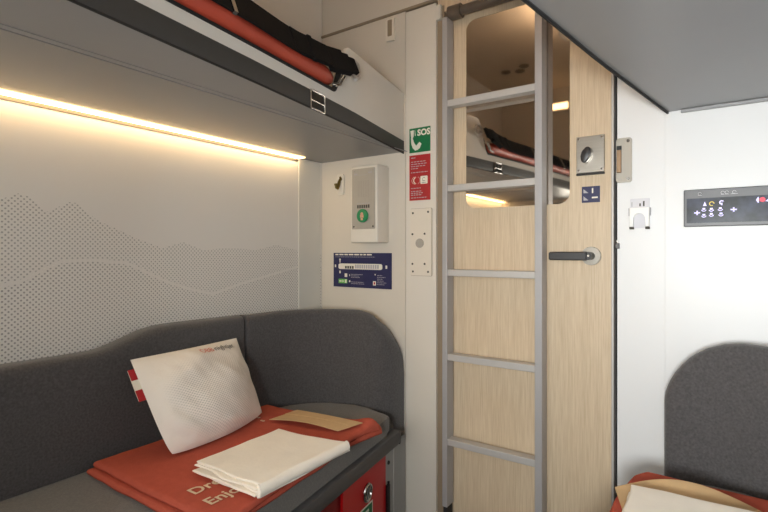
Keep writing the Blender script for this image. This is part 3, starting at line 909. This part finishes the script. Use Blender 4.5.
# ------------------------------------------------------------------ bedding on the right bench
def rfront(Y): return MIR-(railx(Y)-.045)
br = thing('folded_blanket', 'folded red fleece blanket on the right bench, mostly under a sheet and kraft envelope', 'blanket', (-.03, .95, ZM))
def rb_slab(o, y0, y1, z0, z1, sd):
    b_ = slab(lambda y: BX0+.10, lambda y: -.840-(y-1)*.03-o-.035*max(0, (y-1.14)/.1)**2, y0, y1, z0, z1, seed=sd, r=.013, wob=.0025, drop_amt=1.6)
    return mirrored(b_, MIRB)
obj('fleece', rb_slab(.004, .62, 1.245, ZM+.0015, ZM+.020, 4), 'blanket', br, True)
obj('upper_fold', rb_slab(.0, .63, 1.240, ZM+.0185, ZM+.042, 5), 'blanket', br, True)
ZBR = ZM+.042
def env_r(u, v):
    A, C = Vector((-.186, 1.105)), Vector((.062, 1.155))
    d = (C-A); n_ = Vector((.045, -.14))
    p = A+d*u+n_*v
    p += Vector((-.15*d.y, .15*d.x))*(math.sin(math.pi*u)*(1-v)*.9)
    return (p.x, p.y, ZBR+.0035+.022*math.sin(math.pi*min(1, u*1.0))*(1-v)**3.5)
er = thing('kraft_envelope', 'brown kraft paper envelope bowed up on the red blanket of the right bench', 'envelope', (-.06, 1.08, ZBR))
obj('paper', paper(env_r, 24, 10), 'kraft', er, True)
def env_rf(u, v):
    p = env_r(u, .02+v*.4); return (p[0], p[1], p[2]+.0016)
obj('flap', paper(env_rf, 24, 6, .0008), 'kraft', er, True)
sheet(-.150, .066, .80, 1.079, ZBR+.0095, 'folded white bed sheet on the kraft envelope of the right bench', ang=.06)

# ------------------------------------------------------------------ things on the door wall, left part
# emergency intercom
ph = thing('emergency_intercom', 'white emergency intercom box with steel faceplate and round green button on the cream wall', 'intercom', (-1.08, 1.46, .03))
obj('housing', box(-1.141, -1.018, 1.4237, 1.501, .030, .312, bev=.006, seg=3), 'box_white', ph, True)
fpz = obj('faceplate', prism(rrect(-1.130, -1.026, .080, .301, .003), 'Y', 1.4215, 1.4236, bev=.0006), 'steel_lt', ph)
Yf = 1.4212
gr = [quad(-1.103+i*.008, -1.099+i*.008, .196, .256) for i in range(7)]
obj('speaker_slots', flat(gr, Yf), 'grille', fpz)
obj('frame_print', flat([quad(-1.124, -1.060, .276, .2772), quad(-1.055, -1.038, .282, .286), quad(-1.120, -1.105, .2795, .284)], Yf), 'printgrey', fpz)
bm = flat([quad(-1.107+i*.0125, -1.098+i*.0125, .172, .1745) for i in range(5)], Yf)
obj('small_print', bm, 'printgrey', fpz)
bm = flat([quad(-1.106+i*.0098, -1.0985+i*.0098, .156, .168) for i in range(6)], Yf)
obj('bold_print', bm, 'dark_print', fpz)
bt = obj('call_button', prism(circ(-1.078, .128, .0245, 32), 'Y', 1.413, 1.4214, bev=.002), 'btn_green', fpz, True)
bm = flat([circ(-1.078, .134, .0065, 12), quad(-1.086, -1.070, .121, .131), quad(-1.083, -1.073, .1115, .1195)], 1.4126)
obj('button_pictogram', bm, 'peach', bt)
for x in (-1.121, -1.034):
    for z in (.089, .292): obj('screw', prism(circ(x, z, .0032, 10), 'Y', 1.420, 1.4216), 'dark_print' if z < .2 else 'grille', fpz)
# coat hook
hk = thing('coat_hook', 'small white coat hook plate with brass hook left of the intercom', 'hook', (-1.243, 1.5, .26))
obj('plate', prism(rrect(-1.264, -1.229, .222, .304, .008), 'Y', 1.492, 1.501, bev=.002), 'box_white', hk, True)
bm = B(); add_tube(bm, [(-1.247, 1.493, .284), (-1.247, 1.487, .272), (-1.247, 1.482, .255), (-1.247, 1.477, .246), (-1.247, 1.469, .248), (-1.247, 1.466, .258)], [.004, .0065, .0065, .006, .005, .004], 10)
obj('hook', bm, 'brass', hk, True)
obj('hook_tip', tube([(-1.247, 1.467, .257), (-1.247, 1.465, .264)], .006, 10), 'brass', hk, True)
obj('upper_prong', tube([(-1.240, 1.492, .280), (-1.238, 1.482, .290)], .004, 10), 'brass', hk, True)
# upper latch
la = thing('luggage_latch', 'small white latch with dark slot high on the cream wall above the berth', 'latch', (-1.007, 1.5, .81))
obj('plate', prism(rrect(-1.0265, -.9885, .772, .853, .004), 'Y', 1.490, 1.501, bev=.0015), 'box_white', la)
obj('slot', prism(rrect(-1.017, -.9985, .789, .848, .003), 'Y', 1.4885, 1.4899), 'jamb', la)
# evacuation map sign
sg = thing('evacuation_sign', 'navy blue carriage plan sign with pale coach diagram below the intercom', 'sign', (-1.145, 1.5, -.075))
obj('sign_board', box(-1.2846, -1.0052, 1.4975, 1.501, -.1415, -.0075), 'navy', sg)
y_ = 1.4972
obj('coach_outline', flat([rrect(-1.259, -1.046, -.071, -.049, .008, 4)], y_), 'print', sg)
bm = B()
cells = [quad(-1.225+i*.0115, -1.2165+i*.0115, -.069, -.0585) for i in range(4)]
add_flat(bm, cells, y_-.0003); obj('coach_cells', bm, 'dark_print', sg)
obj('coach_seats', flat([quad(-1.175+i*.0105, -1.1675+i*.0105, -.0675, -.0525) for i in range(11)], y_-.0003), 'printgrey', sg)
random.seed(3)
def dashes(x0, x1, z, h, wmin, wmax, gap):
    out = []; x = x0
    while x < x1:
        w = random.uniform(wmin, wmax); out.append(quad(x, min(x+w, x1), z, z+h)); x += w+gap
    return out
obj('heading_print', flat(dashes(-1.275, -1.095, -.0165, .005, .012, .03, .004), y_), 'print', sg)
P_ = dashes(-1.275, -1.08, -.024, .0018, .004, .010, .002)
for k in range(5): P_ += dashes(-1.195, -1.14+random.uniform(-.02, .01), -.092-k*.0058 if k < 3 else -.103-k*.0062, .002, .004, .01, .002)
for k in range(6): P_ += dashes(-1.070, -1.035+random.uniform(-.012, .006), -.093-k*.0068, .002, .004, .01, .002)
for p in P_: obj('small_print', flat([p], y_), 'printgrey', sg)
obj('pictogram', flat([circ(-1.251, -.034, .0045, 10), quad(-1.2535, -1.2485, -.046, -.036), quad(-1.2545, -1.2475, -.088, -.078), quad(-1.278, -1.271, -.064, -.054), quad(-1.032, -1.024, -.066, -.054), quad(-1.2275, -1.214, -.102, -.088), circ(-1.202, -.118, .004, 8), quad(-1.0895, -1.0755, -.130, -.114), quad(-1.204, -1.2005, -.098, -.091), circ(-1.079, -.089, .003, 8)], y_), 'print', sg)
obj('exit_pictogram', flat([quad(-1.258, -1.214, -.127, -.110)], y_), 'lime', sg)
obj('exit_arrow', flat([quad(-1.254, -1.243, -.121, -.116), [(-1.238, -.124), (-1.231, -.1185), (-1.238, -.113)], quad(-1.226, -1.217, -.125, -.112)], y_-.0003), 'print', sg)
obj('red_pictogram', flat([quad(-1.086, -1.079, -.1265, -.1175)], y_-.0003), 'signred', sg)
# SOS sign
so = thing('sos_sign', 'green square SOS sign with white telephone handset on the pilaster', 'sign', (-.885, 1.5, .394))
obj('sign_board', box(-.9277, -.8428, 1.4975, 1.501, .3505, .4375), 'green', so)
y_ = 1.4972
obj('lettering', wtext('SOS', .030, -.8945, .4095, y_, .0012), 'print', so)
def arc(cx, cz, r0, r1, a0, a1, n=14):
    A = [math.radians(a0+(a1-a0)*i/n) for i in range(n+1)]
    return [(cx+r0*math.cos(a), cz+r0*math.sin(a)) for a in A]+[(cx+r1*math.cos(a), cz+r1*math.sin(a)) for a in A[::-1]]
bm = B()
add_flat(bm, [[(-.9235, .430), (-.909, .431), (-.910, .408), (-.915, .400), (-.9205, .402)],
              [(-.9215, .405), (-.9135, .4025), (-.9075, .385), (-.897, .372), (-.8955, .360), (-.903, .357), (-.914, .367), (-.920, .384)],
              [(-.900, .374), (-.886, .387), (-.8775, .379), (-.885, .364), (-.8965, .3575)],
              [(-.906, .4305), (-.9045, .4305), (-.9015, .412), (-.9045, .408)]], y_)
obj('handset_pictogram', bm, 'print', so)
# red instruction sign
rs = thing('instruction_sign', 'tall red instruction sign with small white print under the SOS sign', 'sign', (-.885, 1.5, .26))
obj('sign_board', box(-.9277, -.8428, 1.4975, 1.501, .180, .341), 'signred', rs)
P_ = dashes(-.921, -.903, .330, .0035, .006, .012, .002)
for z, w in ((.316, .062), (.308, .066), (.300, .06), (.292, .03)): P_ += dashes(-.921, -.921+w, z, .0026, .005, .014, .0025)
P_ += dashes(-.921, -.852, .278, .0028, .005, .014, .0025)
for z, w in ((.222, .04), (.211, .045), (.2045, .05), (.198, .045), (.188, .066)): P_ += dashes(-.921, -.921+w, z, .0026, .005, .012, .0025)
for p in P_: obj('small_print', flat([p], y_), 'printgrey', rs)
bm = flat([arc(-.905, .251, .013, .0118, 60, 300), arc(-.899, .251, .0125, .009, 110, 250), arc(-.897, .251, .0135, .0125, -70, 70)], y_)
obj('handset_pictogram', bm, 'print', rs)
obj('white_pictogram', flat([rrect(-.882, -.853, .237, .265, .003, 3)], y_), 'print', rs)
obj('pictogram_lines', flat([quad(-.876, -.860, .241, .2425), quad(-.874, -.862, .247, .2485), arc(-.868, .254, .006, .0048, 20, 250)], y_-.0003), 'dark_print', rs)
# cover plate with eight screws
cv = thing('cover_plate', 'cream screwed cover plate with round grille on the pilaster below the red sign', 'cover plate', (-.88, 1.5, .03))
obj('plate', prism(rrect(-.9227, -.8368, -.0872, .150, .004), 'Y', 1.496, 1.501, bev=.001), 'plate', cv)
obj('painted_shadow_rim', prism(rrect(-.9237, -.8356, -.0884, .151, .005), 'Y', 1.4985, 1.501), 'jamb', cv)  # wider taupe plate painted in as the cover plate's edge shadow
obj('round_grille', prism(circ(-.884, .0275, .0165, 24), 'Y', 1.4945, 1.4959), 'grille', cv)
for x, z in ((-.912, .135), (-.850, .137), (-.914, .060), (-.864, .0605), (-.914, -.046), (-.864, -.0455), (-.912, -.073), (-.850, -.073)):
    obj('screw', prism(circ(x, z, .0037, 10), 'Y', 1.4945, 1.4961), 'dark_print', cv)

# ------------------------------------------------------------------ things on the door wall, right part
cpn = thing('control_panel', 'dark touch control panel in a grey frame on the right white wall', 'control panel', (.05, 1.5, .11))
obj('bezel', box(-.0858, .190, 1.487, 1.501, .0625, .1575, bev=.002), 'bezel', cpn)
scn = obj('screen', box(-.0792, .1835, 1.4855, 1.4869, .0715, .1345), 'screen', cpn)
def ppt(cx, cy):                     # crop coordinates measured on the screen -> metres on the panel
    return (-.0792+(cx-145)/(731-145)*(.089+.0792), .1345-(cy-205)/(392-205)*.063)
y_ = 1.4852
bm = B()
for cx, cy in ((275, 290), (330, 292), (395, 290), (275, 335), (330, 330), (400, 330)):
    x, z = ppt(cx, cy); add_flat(bm, [arc(x, z, .0058, .0040, 195, 345, 8), quad(x-.003, x+.003, z-.001, z+.0035)], y_)
for cx, cy in ((225, 315), (490, 300)):
    x, z = ppt(cx, cy); add_flat(bm, [quad(x-.0065, x+.0065, z-.0015, z+.0015), quad(x-.0015, x+.0015, z-.0055, z+.0055)], y_-.0001)
x, z = ppt(282, 250); add_flat(bm, [[(x-.004, z-.005), (x+.004, z-.005), (x, z+.006)]], y_)
x, z = ppt(405, 247); add_flat(bm, [arc(x, z+.001, .0055, .0028, 30, 250, 8), quad(x-.001, x+.0015, z-.006, z)], y_)
x, z = ppt(655, 238); add_flat(bm, [[(x-.0035, z), (x, z-.007), (x+.002, z-.007), (x+.002, z+.007), (x, z+.007)]], y_)
x, z = ppt(722, 240); add_flat(bm, [[(x+.0055, z-.005), (x+.0055, z+.006), (x-.005, z-.003)]], y_)
x, z = ppt(810, 240); add_flat(bm, [circ(x, z, .005, 12)], y_)
obj('icons', bm, 'icon', scn)
x, z = ppt(333, 250); obj('ring_icon', flat([arc(x, z, .0058, .0038, 0, 300, 16)], y_), 'yellow', scn)
x, z = ppt(686, 237); obj('red_icon', flat([circ(x, z, .0058, 14)], y_), 'icon_red', scn)
bm = B()
for x0, x1 in ((-.055, -.046), (-.006, .001), (.002, .010), (.014, .028)): add_flat(bm, [arc((x0+x1)/2, .146, .0042, .0032, 0, 300, 10), quad(x0, x1, .1412, .1422)], 1.4868)
obj('bezel_print', bm, 'printgrey', cpn)
# key card holder
ch = thing('card_holder', 'white plastic card holder with arched clip on wall beside the door', 'card holder', (-.189, 1.5, .1))
obj('card', prism(rrect(-.2125, -.1645, .063, .1435, .003), 'Y', 1.4972, 1.501), 'card', ch)
arch = [(-.2125, .066), (-.2125, .118), (-.1645, .118), (-.1645, .066), (-.174, .066)]
arch += [(-.1885+.0145*math.cos(math.radians(a)), .090+.0145*math.sin(math.radians(a))) for a in range(0, 181, 18)] + [(-.203, .066)]
obj('arched_clip', prism(arch, 'Y', 1.483, 1.4970, bev=.0015), 'holder', ch)
for x0, x1 in ((-.2125, -.203), (-.174, -.1645)): obj('foot', box(x0, x1, 1.4835, 1.501, .0595, .0655), 'dark_print', ch)
obj('card_print', flat([quad(-.190, -.186, .122, .130), quad(-.181, -.177, .122, .136), quad(-.2085, -.2075, .122, .134)], 1.4969), 'dark_print', ch)
for x0, x1 in ((-.2150, -.2130), (-.164, -.162)): obj('side_clip', box(x0, x1, 1.486, 1.501, .096, .117), 'printgrey', ch)

# ------------------------------------------------------------------ ceiling things (seen in the mirror)
cl = thing('ceiling_light', 'round warm ceiling lamp over the aisle, its glow seen on the mirrored ceiling', 'ceiling light', (-.52, .74, ZT))
obj('stem', tube([(-.52, .74, ZT-.0005), (-.52, .74, 1.005)], .012, 16), 'alu_lt', cl, True)
sh = obj('shade', prism(circ(-.52, .74, .095, 36), 'Z', .970, .998, bev=.006), 'postwhite', cl, True)
obj('added_uplight', prism(circ(-.52, .74, .085, 36), 'Z', .9985, 1.004), 'uplight_fill', sh)  # upward glow added to brighten the ceiling reflected in the mirror
obj('lower_diffuser', prism(circ(-.52, .74, .060, 36), 'Z', .964, .9695), 'lamp', sh)
for k, (x, y) in enumerate(((-1.13, .05), (-1.05, .02), (-1.00, .09))):
    n_ = thing('ceiling_nozzle', ['dark round ceiling air nozzle nearest the left wall, seen in the mirror', 'middle dark round ceiling air nozzle seen in the mirror', 'dark round ceiling air nozzle nearest the aisle, seen in the mirror'][k], 'air nozzle', (x, y, ZT), 'ceiling air nozzles')
    obj('rim', prism(circ(x, y, .03, 20), 'Z', ZT-.006, ZT-.0005), 'jamb', n_)
    obj('outlet', prism(circ(x, y, .022, 20), 'Z', ZT-.010, ZT-.0065), 'tube', n_)
rl_ = thing('reading_lamp', 'small warm lamp high on the window wall, reflected at the right of the mirror', 'lamp', (-.95, YF, .98))
obj('body', box(-1.04, -.86, YF-.001, YF+.03, .965, 1.02, bev=.004), 'alu_lt', rl_)
obj('diffuser', box(-1.03, -.87, YF+.0305, YF+.036, .972, 1.013), 'lamp', rl_)

# ------------------------------------------------------------------ light
def area(name, loc, rot, sx, sy, power, color):
    l = bpy.data.lights.new(name, 'AREA'); l.shape = 'RECTANGLE'; l.size = sx; l.size_y = sy; l.energy = power; l.color = color
    o = bpy.data.objects.new(name, l); COL.objects.link(o); o.location = (loc[0], loc[1], loc[2]+H); o.rotation_euler = rot
    return o
dl = area('daylight', (.06, YF-.055, -.02), (math.radians(92), 0, math.radians(-3)), .22, .2, 12.8, (1, .985, .975)); dl.data.spread = math.radians(110)
area('added_wide_fill', (-.45, YF-.08, .08), (math.radians(90), 0, 0), 1.0, .45, 10.5, (1, .93, .855))  # broad warm fill lamp added outside the window
w = bpy.data.worlds.new('World'); SC.world = w; w.use_nodes = True
sky = w.node_tree.nodes.new('ShaderNodeTexSky'); sky.sky_type = 'HOSEK_WILKIE'; sky.sun_direction = (0, -.6, .8)
bg = w.node_tree.nodes['Background']; w.node_tree.links.new(sky.outputs[0], bg.inputs[0]); bg.inputs[1].default_value = .4

# ------------------------------------------------------------------ camera
cam = bpy.data.cameras.new('Camera'); co = bpy.data.objects.new('Camera', cam); COL.objects.link(co)
cam.sensor_fit = 'HORIZONTAL'; cam.sensor_width = 36; cam.lens = 36*490/768
cam.shift_y = -5/768
cam.clip_start = .02
co.location = (0, 0, H); co.rotation_euler = (math.radians(90), 0, math.radians(34.75))
SC.camera = co
SC.view_settings.view_transform = 'Standard'
SC.view_settings.look = 'None'
SC.view_settings.exposure = 0
